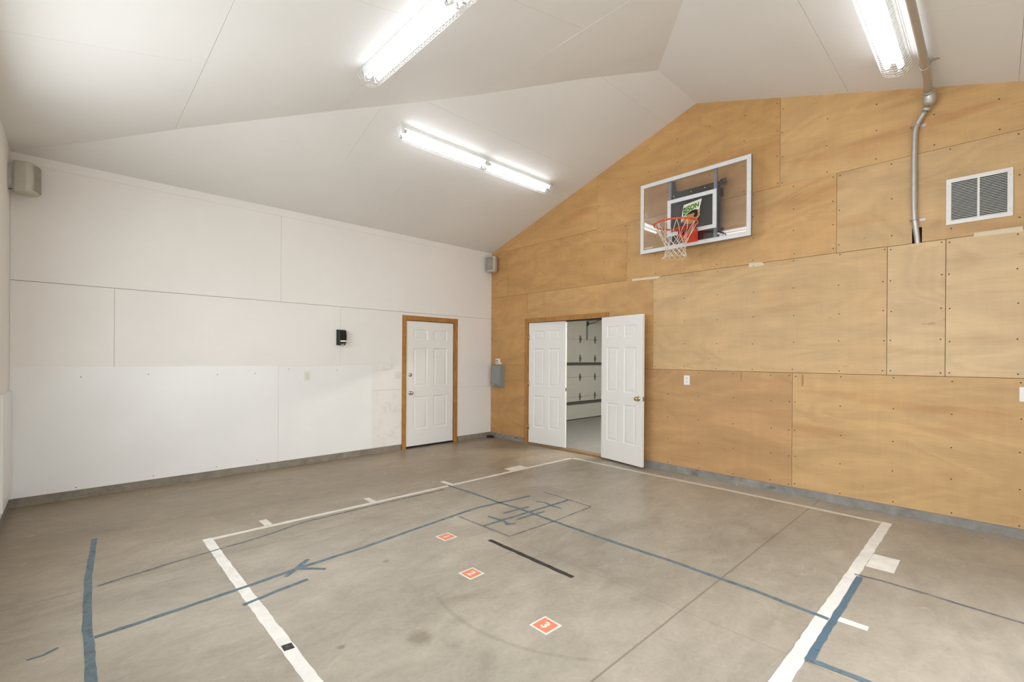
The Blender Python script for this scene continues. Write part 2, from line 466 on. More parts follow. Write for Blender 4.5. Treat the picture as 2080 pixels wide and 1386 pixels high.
O1, O2, O3, L1, L2, L3 = (197, 152, 97), (202, 157, 101), (205, 162, 108), (206, 171, 124), (212, 181, 138), (214, 184, 142)
plypanel([(g, .889, .0875, 1.330)], (194, 148, 94))
plypanel([(2.577, 4.923, .0875, 1.313)], (190, 149, 102), (2.66, 4.923, .0875, 1.313), ((4.40, 1.308, .02, .11),))
plypanel([(4.926, 7.36, .0875, 1.313)], (201, 163, 113), (4.926, 7.36, .0875, 1.313), ((5.02, 1.30, .022, .13),))
plypanel([(7.363, W, .0875, 1.313)], L1)
plypanel([(g, .932, 1.333, 2.545)], O1)
plypanel([(.935, 3.276, 2.1, 2.545), (2.577, 3.276, 1.317, 2.1)], (200, 157, 104))
plypanel([(3.279, 5.714, 1.317, 2.540)], L1, (3.279, 5.714, 1.317, 2.540))
plypanel([(5.718, 6.120, 1.317, 2.532)], L2, (5.718, 6.120, 1.317, 2.532))
plypanel([(6.124, W, 1.317, 2.532)], L3, (6.124, 8.5, 1.317, 2.532))
plypanel([(g, .43, 2.548, 3.355)], O1)
plypanel([(.433, 2.868, 2.548, 3.355)], O1, (.433, 2.868, 2.6, 3.355))
plypanel([(2.871, 5.309, 2.544, 3.352)], O3, (2.871, 5.309, 2.56, 3.352))
plypanel([(5.312, 5.893, 2.536, 3.348), (5.893, 5.962, 2.675, 3.348), (5.962, W, 2.536, 3.348)], L1, (5.312, 7.7, 2.6, 3.348))
plypanel([(g, 2.359, 3.358, 5)], O2); plypanel([(2.362, 4.789, 3.355, 5)], O2, (2.362, 4.789, 3.36, 4.6))
plypanel([(4.792, W, 3.351, 5)], (209, 169, 116), (4.792, 7.2, 3.36, 4.5))

def casing(b, a0, a1, zt, wd, pt):
    """mitred casing round an opening a0..a1 up to zt; pt maps (a, depth, z)"""
    for q in ([(a0-wd, 0), (a0, 0), (a0, zt), (a0-wd, zt+wd)], [(a1, 0), (a1+wd, 0), (a1+wd, zt+wd), (a1, zt)], [(a0-wd, zt+wd), (a0, zt), (a1, zt), (a1+wd, zt+wd)]):
        r0 = [Vector(pt(a, .0, z)) for a, z in q]; r1 = [Vector(pt(a, .014, z)) for a, z in q]
        cen = sum(r1, Vector())/4; r2 = [cen+(p-cen)*(1) for p in r1]
        b.loft([r0, r1])
# ---- front wall (behind the camera) and right wall
wf = MB().box((-.14, L-.14, .0865), (W+.14, L, WZ0)).box((-.14, L-.14, WZ1), (W+.14, L, H+.03)).box((-.14, L-.14, WZ0), (WX[0][0], L, WZ1)).box((WX[0][1], L-.14, WZ0), (WX[1][0], L, WZ1)).box((WX[1][1], L-.14, WZ0), (W+.14, L, WZ1)).build('wall_front', WALL); tag(wf, kind='structure')
b = MB().box((.02, L, .135), (.74, L+.016, 1.12)); b.build('hardboard_sheet', SHEET, wf)
wr = MB().box((W, L-.1, 0), (W+.14, OY0, H+.03)).box((W, OY1, 0), (W+.14, .1, H+.03)).box((W, OY0, OZ), (W+.14, OY1, H+.03)).build('wall_right', WALL); tag(wr, kind='structure')
for i_, (a_, c_) in enumerate(WX):  # unseen windows added behind the camera for fill daylight
    wn = empty('fill_window_%d' % (i_+1)); tag(wn, kind='structure')
    b = MB(); casing(b, a_, c_, WZ1, .07, lambda a, d, z: (a, L+d, max(z, WZ0-.07))); b.build('fill_window_frame', DOORW, wn)
    b = MB().box((a_, L-.14, WZ0), (a_+.03, L, WZ1)).box((c_-.03, L-.14, WZ0), (c_, L, WZ1)).box(((a_+c_)/2-.02, L-.09, WZ0), ((a_+c_)/2+.02, L-.05, WZ1)).box((a_, L-.14, WZ0), (c_, L+.03, WZ0+.03))
    b.build('fill_window_sash', DOORW, wn)
# unseen open doorway added in the right wall to let fill daylight in
d4 = empty('fill_doorway'); tag(d4, kind='structure')
b = MB(); casing(b, OY0, OY1, OZ, .09, lambda a, d, z: (W-d*1.2, a, z)); b.build('door_casing', DOORW, d4)
b = MB().box((W, OY0, 0), (W+.15, OY0+.02, OZ)).box((W, OY1-.02, 0), (W+.15, OY1, OZ)).box((W, OY0, OZ-.02), (W+.15, OY1, OZ)); b.build('door_jamb', DOORW, d4)
tag(MB().box((W+.3, -14, -.2), (26, 10, -.02)).build('bounce_ground', plain('bounce_ground_concrete', (176, 172, 164), .9, 0, .2, .06, 2)), kind='structure')  # unseen ground added outside, bounces daylight in through the doorway

# ---- vaulted, hipped ceiling of boards
ce = MB()
def slab(m, poly, zf, z0, z1):
    m.loft([[(x, y, zf(x, y)+z0) for x, y in poly], [(x, y, zf(x, y)+z1) for x, y in poly]])
HIP = [(.45, L+1.3241*.45+.003), (.896, -4.872), (1.30, -4.325), (1.778, -3.680), (2.26, -3.000), (2.80, -2.290), (3.333, -1.642)]
PA = [(-.0, L), (0, 0), (RX, 0), (RX, RY)]+HIP[::-1]; PH = [(0, L)]+HIP+[(RX, RY), (W, L)]
def zHx(x, y):
    P = [(0, L)]+HIP+[(RX, RY)]
    for (x0, y0), (x1, y1) in zip(P, P[1:]):
        if x0-1e-5 <= x <= x1+1e-5 and abs((x-x0)*(y1-y0)-(y-y0)*(x1-x0)) < .006: return zA(x, y)
    return zH(x, y)
PA0 = [(-.0, L), (0, 0), (RX, 0), (RX, RY)]; PH0 = [(0, L), (RX, RY), (W, L)]; PD = [(W, L), (RX, RY), (RX, 0), (W, 0)]
for P, zf in ((PA0, zA), (PH0, zH), (PD, zD)): slab(ce, P, zf, .03, .06)
ce = tag(ce.build('ceiling', WBACK), kind='structure')
def cboards(P, zf, rects):
    for x0, x1, y0, y1 in rects:
        Q = clip(P, x0+.0009, x1-.0009, y0+.0009, y1-.0009)
        if Q:
            b = MB(); slab(b, Q, zf, 0, .012); b.build('ceiling_board', CEIL, ce)
cboards(PA, zA, [(0, 1.16, L, -2.475), (0, 1.16, -2.475, 0), (1.16, 2.31, L, -3.3), (1.16, 2.31, -3.3, 0), (2.31, 3.463, L, 0), (3.463, 3.9, L, 0)])
cboards(PH, zHx, [(0, 2.3, L, -4.885), (2.3, 4.8, L, -4.885), (4.8, 8, L, -4.885), (0, 3.5, -4.885, -3.68), (3.5, 8, -4.885, -3.68),
                 (0, 4.0, -3.68, -2.46), (4.0, 8, -3.68, -2.46), (0, 8, -2.46, -1.34), (0, 8, -1.34, 0)])
cboards(PD, zD, [(3.8, 5.405, L, 0), (5.405, 6.55, L, -1.26), (5.405, 6.55, -1.26, 0), (6.55, W, L, 0)])

# ------------------------------------------------------------------ doors
def door_leaf(b, w, z0, z1, th, M):
    """six panel slab, local x 0..w, y 0 (front) .. th, z z0..z1"""
    st = .115*w/.91+.012; mul_ = .11*w/.91+.01
    cols = [(st, (w-mul_)/2), ((w+mul_)/2, w-st)]
    hgt = z1-z0
    rows = [(z1-.148*hgt, z1-.066*hgt), (z1-.525*hgt, z1-.215*hgt), (z1-.87*hgt, z1-.605*hgt)]
    rows = sorted(rows)
    xs = sorted({0, w} | {v for c_ in cols for v in c_}); zs = sorted({z0, z1} | {v for r in rows for v in r})
    T = lambda p: M @ Vector(p)
    for side in (0, 1):
        Y = 0 if side == 0 else th; sg = 1 if side == 0 else -1
        for i in range(len(xs)-1):
            for j in range(len(zs)-1):
                xa, xb, za, zb = xs[i], xs[i+1], zs[j], zs[j+1]
                if (xa, xb) in cols and (za, zb) in rows:
                    loops = []
                    for ins, dp in ((0, 0), (.007, .007), (.016, .009), (.022, .009), (.048, .0025)):
                        loops.append([T((xa+ins, Y+sg*dp, za+ins)), T((xb-ins, Y+sg*dp, za+ins)), T((xb-ins, Y+sg*dp, zb-ins)), T((xa+ins, Y+sg*dp, zb-ins))])
                    for A, B in zip(loops, loops[1:]):
                        for k in range(4): b.quad([A[k], A[(k+1) % 4], B[(k+1) % 4], B[k]])
                    b.quad(loops[-1])
                else:
                    b.quad([T((xa, Y, za)), T((xb, Y, za)), T((xb, Y, zb)), T((xa, Y, zb))])
    for q in (((0,0,z0),(0,th,z0),(0,th,z1),(0,0,z1)), ((w,0,z0),(w,th,z0),(w,th,z1),(w,0,z1)),
              ((0,0,z0),(w,0,z0),(w,th,z0),(0,th,z0)), ((0,0,z1),(w,0,z1),(w,th,z1),(0,th,z1))):
        b.quad([T(p) for p in q])
    bmesh.ops.remove_doubles(b.bm, verts=b.bm.verts[:], dist=1e-5)
KNOB = [(.032, 0), (.032, .006), (.026, .009), (.012, .012), (.011, .03), (.018, .034), (.027, .043), (.029, .053), (.025, .064), (.014, .07), (.002, .071)]
BOLT = [(.030, 0), (.030, .005), (.026, .012), (.020, .014), (.019, .02), (.002, .021)]

# door_1 : closed entry door in the left wall; local frame x -> -Y? (x runs towards +Y), front faces +X
M1 = Matrix(((0, -1, 0, -.006), (1, 0, 0, -1.772), (0, 0, 1, 0), (0, 0, 0, 1)))
d1 = empty('door_1'); tag(d1, kind='structure')
b = MB(); door_leaf(b, .908, .032, 2.033, .04, M1); b.build('door_leaf', DOORW, d1)
b = MB()
casing(b, -1.782, -.852, 2.045, .072, lambda a, d, z: (d, a, z))
b.build('door_casing', OAK, d1, bevel=.004)
b = MB().box((-.14, -1.80, 0), (.0, -1.781, 2.06)).box((-.14, -.853, 0), (.0, -.835, 2.06)).box((-.14, -1.80, 2.044), (.0, -.835, 2.06))
b.box((-.06, -1.781, 0), (-.048, -1.765, 2.044)).box((-.06, -.869, 0), (-.048, -.853, 2.044)).box((-.06, -1.781, 2.03), (-.048, -.853, 2.044))
b.build('door_jamb', OAK, d1)
MB().box((-.14, -1.80, 0), (-.002, -.835, .018)).build('threshold', BLKM, d1)
b = MB().lathe(KNOB, Matrix.Translation((-.006, -1.702, .885)) @ Matrix.Rotation(PI/2, 4, 'Y')); tag(b.build('door_knob', CHROME, d1), 'satin nickel knob')
b = MB().lathe(BOLT, Matrix.Translation((-.006, -1.702, 1.172)) @ Matrix.Rotation(PI/2, 4, 'Y')); b.build('deadbolt', CHROME, d1)
for z in (.3, 1.0, 1.72):
    MB().box((-.008, -.870, z), (.003, -.858, z+.09)).build('hinge', CHROME, d1)

# door_2 : double doorway in the back wall
d2 = empty('door_2'); tag(d2, kind='structure')
b = MB(); casing(b, .957, 2.505, 2.05, .072, lambda a, d, z: (a, -d, z)); b.build('door_casing', OAK, d2, bevel=.004)
b = MB().box((.90, 0.0, 0), (.956, .16, 2.11)).box((2.506, 0.0, 0), (2.565, .16, 2.11)).box((.956, .0, 2.051), (2.506, .16, 2.11)); b.build('door_jamb', OAK, d2)
b = MB().box((.957, -.012, 0), (2.505, .15, .022)); b.build('threshold', SILL, d2, bevel=.003)
b = MB().box((.957, .07, 2.036), (2.505, .12, 2.0505)); b.build('weather_strip', BLKM, d2)
def leafM(hx, hy, ang):   # local x along the leaf from its hinge
    return Matrix.Translation((hx, hy, 0)) @ Matrix.Rotation(ang, 4, 'Z')
ML = leafM(.968, .004, math.radians(4.2))
b = MB(); door_leaf(b, .757, .03, 2.043, .035, ML); lf = b.build('door_leaf', DOORW, d2)
for z in (.29, 1.02, 1.80): MB().tube([(.962, -.004, z-.045), (.962, -.004, z+.045)], .006, 8).box((.958, -.004, z-.045), (.984, .003, z+.045)).build('hinge', BRASS, lf)
b = MB().box((.757, .006, .925), (.7585, .029, .985), ML).mat(1).box((.757, .011, .94), (.759, .024, .97), ML)
b.build('strike_plate', [CHROME, DARKG], lf)
MR = leafM(2.500, -.064, math.radians(-10.6))
# its visible face looks away from the wall; local y=0 is that face
b = MB(); door_leaf(b, .757, .03, 2.043, .035, MR); rf = b.build('door_leaf', DOORW, d2)
R90 = Matrix.Rotation(PI/2, 4, 'X'); 
b = MB().lathe(KNOB, MR @ Matrix.Translation((.692, 0, .925)) @ R90, 24); tag(b.build('door_knob', BRASS, rf), 'brass knob on the open leaf')
b = MB().lathe([(r, h*.62) for r, h in KNOB], MR @ Matrix.Translation((.692, .035, .925)) @ Matrix.Rotation(-PI/2, 4, 'X'), 24); b.build('door_knob', BRASS, rf)
b = MB().box((.757, .006, .895), (.7585, .029, .955), MR).mat(1).box((.7585, .011, .913), (.768, .024, .937), MR)
b.build('latch_plate', [CHROME, BRASS], rf)
for z in (.29, 1.02, 1.80): MB().tube([(2.500, -.022, z-.045), (2.500, -.022, z+.045)], .006, 8).box((2.499, -.064, z-.045), (2.506, -.018, z+.045)).build('hinge', BRASS, rf)

# ------------------------------------------------------------------ garage beyond the doorway
tag(MB().box((-.6, .12, -.15), (7.4, 6.6, -.001)).build('floor_garage', GFLOOR), kind='structure')
tag(MB().box((-.62, .12, 2.62), (7.4, 6.6, 2.72)).build('ceiling_garage', GWALL), kind='structure')
tag(MB().box((-.6, 6.5, 0), (7.4, 6.62, 2.62)).build('wall_garage_back', GWALL), kind='structure')
tag(MB().box((7.3, .12, 0), (7.42, 6.5, 2.62)).build('wall_garage_right', GWALL), kind='structure')
b = MB().box((-.62, .12, 0), (-.5, 1.1, 2.62)).box((-.62, 5.7, 0), (-.5, 6.5, 2.62)).box((-.62, 1.1, 2.38), (-.5, 5.7, 2.62))
tag(b.build('wall_garage_left', GWALL), kind='structure')
b = MB().box((-.6, .12, 0), (.86, .16, 2.62)).box((2.6, .12, 0), (7.4, .16, 2.62)).box((.86, .12, 2.13), (2.6, .16, 2.62))
tag(b.build('wall_garage_front', GWALL), kind='structure')
tag(MB().box((-.62, 1.0, 0), (-.49, 5.8, 2.5)).build('garage_door_light_block', GWALL), kind='structure')  # unseen backing added behind the garage door, blocks sky in its joints
d3 = empty('door_3'); tag(d3, kind='structure')
js = [0.004, .535, .998, 1.442, 1.905, 2.375]
for a_, b_ in zip(js, js[1:]):
    MB().box((-.47, 1.12, a_+.002), (-.42, 5.68, b_-.002)).build('door_section', GDOOR, d3)
for z in (.40, 1.32):
    b = MB().box((-.42, 1.12, z-.028), (-.405, 5.68, z+.028)).mat(1).box((-.405, 1.12, z-.03), (-.385, 5.68, z-.018)).box((-.405, 1.12, z+.014), (-.385, 5.68, z+.03))
    b.build('stiffener_rail', [STRUT, LIP], d3)
for z in js[1:5]:
    for y in (1.5, 2.34, 3.18, 3.772, 4.6, 5.3):
        b = MB()
        b.prism([(-.4195, y-.012, z+.09), (-.4195, y+.012, z+.09), (-.4195, y+.034, z+.02), (-.4195, y+.034, z-.02), (-.4195, y+.012, z-.09), (-.4195, y-.012, z-.09), (-.4195, y-.034, z-.02), (-.4195, y-.034, z+.02)], (.007, 0, 0))
        b.tube([(-.404, y-.04, z), (-.404, y+.04, z)], .011, 8)
        b.build('hinge', STRUT, d3)
b = MB().box((-.42, 3.412, 1.90), (-.40, 3.462, 2.31)).build('operator_strut', GREY, d3)
b = MB().box((-.41, 3.415, 2.24), (-.375, 3.46, 2.34)).build('operator_bracket', BLKM, d3)
b = MB().tube([(-.39, 3.437, 2.28), (-.2, 3.437, 2.30), (-.05, 3.437, 2.36)], .012, 6).build('operator_arm', STEEL, d3)
b = MB().box((-.5, 3.415, 2.36), (3.2, 3.46, 2.40)).build('operator_rail', STEEL, d3)
cd_ = MB().tube([(.12, 3.437, 2.36), (.12, 3.437, 2.2)], .003, 5).build('release_cord', RED, d3)
MB().lathe([(.006, 0), (.016, .008), (.016, .03), (.006, .04)], Matrix.Translation((.12, 3.437, 2.165)), 10).build('pull_handle', RED, cd_)
MB().tube([(-.43, 1.12, .01), (-.43, 5.68, .01)], .012, 6).build('bottom_seal', RUB, d3)
# garage strip lights (out of sight, the light of the garage)
gl = empty('garage_strip_light', loc=(3.2, 1.6, 2.58)); tag(gl, 'white fluorescent strip light on the garage ceiling beyond the double doorway', 'ceiling light')
MB().box((-.62, -.06, 0), (.62, .06, .04)).build('housing', WHMET, gl)
for yy in (-.035, .035): MB().tube([(-.58, yy, -.03), (.58, yy, -.03)], .019, 10).build('fluorescent_tube', GLAMP, gl)

# ------------------------------------------------------------------ ceiling strip lights in wire guards
def make_strip():
    r = empty('strip_light')
    MB().box((-1.22, -.055, -.058), (1.22, .055, -.001)).build('housing', WHMET, r, bevel=.004)
    for x in (-1.205, 0, 1.205):
        for y in (-.046, .046): MB().box((x-(.009 if x else .021), y-.014, -.118), (x+(.009 if x else .021), y+.014, -.058)).build('lamp_holder', WHITE, r)
    for x0, x1 in ((-1.19, -.026), (.026, 1.19)):
        for y in (-.046, .046):
            t_ = MB().tube([(x0+.022, y, -.094), (x1-.022, y, -.094)], .0185, 12).build('fluorescent_tube', LAMP, r)
            MB().tube([(x0, y, -.094), (x0+.022, y, -.094)], .019, 12).build('end_cap', GALV, t_)
            MB().tube([(x1-.022, y, -.094), (x1, y, -.094)], .019, 12).build('end_cap', GALV, t_)
    prof = [(-.085, -.012), (-.108, -.062), (-.078, -.128), (-.03, -.148), (.03, -.148), (.078, -.128), (.108, -.062), (.085, -.012)]
    for x0, x1 in ((-1.23, -.01), (.01, 1.23)):
        b = MB(); n_ = 30
        for k in range(n_+1):
            x = x0+(x1-x0)*k/n_; b.tube([(x, y, z) for y, z in prof], .0013, 4)
        for y, z in prof: b.tube([(x0, y, z), (x1, y, z)], .0016, 4)
        for x in (x0, x1):
            for s_ in (-.012, -.024): pass
            b.tube([(x, -.095, -.09), (x, .095, -.09)], .0014, 4); b.tube([(x, -.05, -.138), (x, .05, -.138)], .0014, 4)
        b.build('wire_guard', WHMET, r)
    for x, y in ((-1.0, .09), (-.2, .09), (-.04, .09), (.3, .09), (1.0, -.09), (-.6, -.09)):
        MB().tube([(x, y, -.02), (x+.01, y*1.12, -.01), (x+.02, y*1.35, -.025), (x+.025, y*1.4, -.05)], .0012, 4).build('wire_tie', WHMET, r)
    return r
nA = Vector((-sA, 0, 1)).normalized(); nH = Vector((0, -sH, 1)).normalized(); nD = Vector((sA, 0, 1)).normalized()
f1 = make_strip(); GRP = 'fluorescent strip lights in wire guards'
f1.matrix_world = frameM((1.895, -1.80, zA(1.895, 0)), (0, 1, 0), nA)
tag(f1, 'twin tube strip light in a wire guard on the ceiling slope above the white wall', 'ceiling light', GRP)
f2 = copy_tree(f1); f2.matrix_world = frameM((3.925, -3.775, zH(0, -3.775)), (1, 0, 0), nH)
tag(f2, 'wire guarded strip light cut off by the top edge near the middle of the photo', 'ceiling light', GRP)
f3 = copy_tree(f1); f3.matrix_world = frameM((5.865, -1.86, zD(5.865, 0)), (0, 1, 0), nD)
tag(f3, 'wire guarded strip light running beside the steel conduit above the basketball backboard', 'ceiling light', GRP)

# ------------------------------------------------------------------ conduit
zc = zD(6.02, 0)-.052
cr = empty('conduit', loc=(5.91, -.035, 2.6)); tag(cr, 'galvanised steel conduit pipe running down the plywood wall left of the air grille', 'conduit')
off = Vector((5.91, -.035, 2.6))
def rel(ps): return [Vector(p)-off for p in ps]
b = MB().tube(rel([(6.02, -5.95, zc), (6.02, -3, zc), (6.02, -.42, zc), (6.018, -.30, zc-.004), (6.012, -.2, zc-.02), (6.008, -.13, zc-.035)]), .029, 14); b.build('ceiling_pipe', GALV, cr)
b = MB().tube(rel([(6.01, -.15, zc-.03), (6.008, -.12, zc-.04)]), .036, 14).tube(rel([(6.012, -.125, zc-.036), (6.015, -.085, zc-.06), (6.01, -.07, zc-.10), (5.998, -.06, zc-.13)]), [.034, .050, .048, .036], 14)
b.tube(rel([(5.996, -.055, zc-.14), (5.984, -.048, zc-.165)]), .035, 14)
b.build('elbow_fitting', GALV, cr)
zt = zc-.15
pts = [(5.990, -.05, zt), (5.965, -.042, zt-.04), (5.935, -.035, zt-.095), (5.918, -.034, zt-.14), (5.910, -.034, zt-.20), (5.908, -.034, 3.3), (5.910, -.034, 2.86), (5.912, -.031, 2.78), (5.918, -.024, 2.70), (5.926, .004, 2.60), (5.930, .020, 2.54), (5.931, .026, 2.45)]
MB().tube(rel(pts), .0225, 14).build('wall_pipe', GALV, cr)
def strap(z, p):
    b = MB().tube(rel([(p, -.001, z), (p-.002, -.05, z), (5.91, -.062, z), (5.935, -.055, z), (5.94, -.002, z)]), .004, 6)
    b.box(tuple(Vector((5.936, -.004, z-.012))-off), tuple(Vector((5.985, -.001, z+.012))-off)); b.build('pipe_strap', GALV, cr)
strap(3.60, 5.883); strap(2.74, 5.885)
b = MB().tube(rel([(5.99, -.56, zc+.05), (5.985, -.56, zc), (6.0, -.56, zc-.032), (6.03, -.56, zc-.034), (6.055, -.56, zc), (6.056, -.56, zc+.03)]), .004, 6)
b.box(tuple(Vector((6.05, -.572, zc+.022))-off), tuple(Vector((6.11, -.548, zc+.026))-off)); b.build('pipe_strap', GALV, cr)

# ------------------------------------------------------------------ return-air grille
v = empty('air_vent', loc=(6.122, -.0, 2.655)); tag(v, 'white return air grille with two louvered halves high on the plywood wall', 'vent')
b = MB()
for a_, c_ in (((0, -.012, 0), (.402, 0, .034)), ((0, -.012, .366), (.402, 0, .4)), ((0, -.012, .034), (.032, 0, .366)), ((.37, -.012, .034), (.402, 0, .366)), ((.194, -.012, .034), (.208, 0, .366))): b.box(a_, c_)
b.build('vent_frame', WHITE, v)
MB().box((.03, -.0035, .03), (.372, -.0005, .37)).build('vent_dark_plate', DARKG, v)  # flat dark plate, its colour stands for the unlit duct behind the louvers
for x0, x1 in ((.032, .194), (.208, .37)):
    b = MB(); n_ = 24
    for k in range(n_):
        z = .037+.328*k/n_
        b.box((x0, -.003, -.0021), (x1, .003, .0021), Matrix.Translation((0, -.0075, z+.003)) @ Matrix.Rotation(math.radians(14), 4, 'X'))
    b.build('louver_grille', WHMET, v)
for x in (.015, .387):
    for z in (.06, .34): MB().lathe([(.004, 0), (.003, .002)], Matrix.Translation((x, -.012, z)) @ R90, 8).build('screw', GALV, v)

# ------------------------------------------------------------------ basketball hoop
BX0, BX1, BZ0, BZ1, BY = 3.200, 4.566, 2.823, 3.723, -.20
bh = empty('basketball_hoop', loc=(3.883, 0, 2.82)); o_ = Vector((3.883, 0, 2.82))
tag(bh, 'wall mounted basketball hoop with clear backboard, orange rim and white net on the plywood wall', 'basketball hoop')
def bx(m, a, c): m.box(tuple(Vector(a)-o_), tuple(Vector(c)-o_)); return m
b = MB()
fw = .020
for a_, c_ in (((BX0, BY-.002, BZ0), (BX1, BY+.03, BZ0+fw)), ((BX0, BY-.002, BZ1-fw), (BX1, BY+.03, BZ1)), ((BX0, BY-.002, BZ0+fw), (BX0+fw, BY+.03, BZ1-fw)), ((BX1-fw, BY-.002, BZ0+fw), (BX1, BY+.03, BZ1-fw))): bx(b, a_, c_)
b.build('board_frame', STEEL, bh)
pane = bx(MB(), (BX0+.012, BY, BZ0+.012), (BX1-.012, BY+.006, BZ1-.012)).build('clear_pane', GLASS, bh)
def ring_rect(x0, x1, z0, z1, w_, y0, y1):
    b = MB(); bx(b, (x0, y0, z0), (x1, y1, z0+w_)); bx(b, (x0, y0, z1-w_), (x1, y1, z1)); bx(b, (x0, y0, z0+w_), (x0+w_, y1, z1-w_)); bx(b, (x1-w_, y0, z0+w_), (x1, y1, z1-w_)); return b
ring_rect(BX0+.001, BX1-.001, BZ0+.001, BZ1-.001, .047, BY-.004, BY-.0022).build('white_border', BOARDW, bh)
ring_rect(3.577, 4.188, 2.985, 3.437, .046, BY-.0022, BY-.0006).build('target_square', BOARDW, bh)
for x in (3.574, 4.140): bx(MB(), (x, BY+.032, BZ0+.01), (x+.034, BY+.066, BZ1-.02)).build('upright_rail', RAIL, bh)
b = MB()
P = [(3.585, 2.90), (4.20, 2.90), (4.20, 3.545), (3.70, 3.545), (3.66, 3.56), (3.64, 3.69), (3.585, 3.69)]
b.prism([Vector((x, BY+.072, z))-o_ for x, z in P], (0, .004, 0))
bx(b, (4.20, BY+.07, 3.49), (4.27, BY+.074, 3.56))
for x, z in ((3.63, 3.50), (3.85, 3.505), (4.02, 3.51), (4.13, 3.53), (3.74, 3.46), (4.245, 3.535)): b.mat(1).lathe([(.012, 0), (.012, .006), (.006, .01)], Matrix.Translation(Vector((x, BY+.072, z))-o_) @ R90, 10)
b.build('mount_plate', [BLKM, CHROME], bh)
for z in (2.94, 3.41):
    b = MB(); bx(b, (3.60, -.03, z-.01), (4.19, -.002, z+.08))
    for x in (3.61, 4.15): bx(b, (x, BY+.066, z+.01), (x+.03, -.029, z+.05))
    b.build('wall_bracket', BLKM, bh)
RC = Vector((3.883, BY-.152-.2366, 3.006)); RR = .2366
b = MB().tube([RC+Vector((math.cos(a)*RR, math.sin(a)*RR, 0))-o_ for a in [2*PI*k/48 for k in range(48)]], .0098, 10, closed=True)
b.build('rim', ORANGE, bh)
b = MB()
# back plate, top plate and tapering side cheeks of the rim bracket
bx(b, (3.795, BY-.012, 2.862), (3.971, BY-.003, 3.01))
b.prism([Vector(p)-o_ for p in ((3.795, BY-.01, 3.004), (3.971, BY-.01, 3.004), (4.02, BY-.235, 3.004), (3.746, BY-.235, 3.004))], (0, 0, .005))
for x in (3.797, 3.966):
    b.prism([Vector(p)-o_ for p in ((x, BY-.01, 2.865), (x, BY-.01, 3.003), (x, BY-.165, 3.003), (x, BY-.15, 2.93))], (.004, 0, 0))
b.prism([Vector(p)-o_ for p in ((3.799, BY-.15, 2.93), (3.799, BY-.01, 2.866), (3.968, BY-.01, 2.866), (3.968, BY-.15, 2.93))], (0, 0, .004))
b.build('rim_bracket', ORANGE, bh)
def netpt(a, r, z): return RC+Vector((math.cos(a)*r, math.sin(a)*r, z))-o_
lv = [(.229, 0), (.150, -.155), (.128, -.205), (.112, -.25), (.108, -.29), (.112, -.33), (.120, -.365)]
b = MB(); N = 12
for k in range(N):
    for s_ in (1, -1):
        for i in range(len(lv)-1):
            a0 = 2*PI*(k+s_*i*.5)/N; a1 = 2*PI*(k+s_*(i+1)*.5)/N
            mid = netpt((a0+a1)/2, (lv[i][0]+lv[i+1][0])/2+.002, (lv[i][1]+lv[i+1][1])/2)
            b.tube([netpt(a0, *lv[i]), mid, netpt(a1, *lv[i+1])], .0028, 5)
    # hanging loops on the last row
    a = 2*PI*(k)/N
    b.tube([netpt(a, .120, -.365), netpt(a+.13, .122, -.383), netpt(a+2*PI/N/2, .124, -.392), netpt(a+2*PI/N-.13, .122, -.383), netpt(a+2*PI/N, .120, -.365)], .0028, 5)
    b.tube([netpt(a, .2366, .009), netpt(a, .246, 0), netpt(a, .2366, -.010), netpt(a, .229, -.002)], .0026, 5)
for a in (-.3, 3.6):
    b.tube([netpt(a, .120, -.365), netpt(a, .136, -.385), netpt(a, .142, -.40)], [.006, .007, .005], 6)
b.build('net', NET, bh)
# decal behind the square: green slanted banner, word, bison head
dk = empty('decal'); dk.parent = bh
def dz(x, z, y): return Vector((x, y, z))-o_
Y0 = BY-.0030
b = MB().prism([dz(*p, Y0+.0016) for p in ((3.79, 3.335), (4.015, 3.365), (4.005, 3.325), (3.985, 3.245), (3.86, 3.215), (3.755, 3.125), (3.765, 3.20))], (0, .0008, 0)).build('banner', DECW, dk)
b = MB().prism([dz(*p, Y0+.0010) for p in ((3.797, 3.318), (3.99, 3.338), (3.976, 3.262), (3.87, 3.240), (3.768, 3.148), (3.778, 3.21))], (0, .0006, 0)).build('banner_field', LIME, dk)
Mt = Matrix.Translation(dz(3.882, 3.284, Y0+.0006)) @ Matrix.Rotation(math.radians(-4), 4, 'Y') @ Matrix.Rotation(PI/2, 4, 'X')
lt = letters('BISON', .086, Mt, .0003, GREEN, 'lettering', dk, shear=.08, space=1.02, offset=.0026)
vs = lt.data.vertices; xa, xb = min(v.co.x for v in vs), max(v.co.x for v in vs); za, zb = min(v.co.z for v in vs), max(v.co.z for v in vs)
ta, tb = dz(3.786, 3.258, 0), dz(3.980, 3.332, 0)
for v in vs:
    u_ = (v.co.x-xa)/(xb-xa); k_ = (v.co.z-za)/(zb-za)          # arched word: tall first letters, short last ones
    v.co.x = ta.x+u_*(tb.x-ta.x); lo = ta.z-.062*(1-u_)**1.6+.006*u_; hi = tb.z-.012+.012*u_
    v.co.z = lo+k_*(hi-lo); v.co.y -= .0012
b = MB().prism([dz(*p, Y0+.0006) for p in ((3.775, 3.150), (3.85, 3.205), (3.96, 3.245), (3.99, 3.235), (3.995, 3.17), (3.96, 3.13), (3.93, 3.09), (3.84, 3.09), (3.79, 3.12))], (0, .0003, 0)).build('bison_body', TAN, dk)
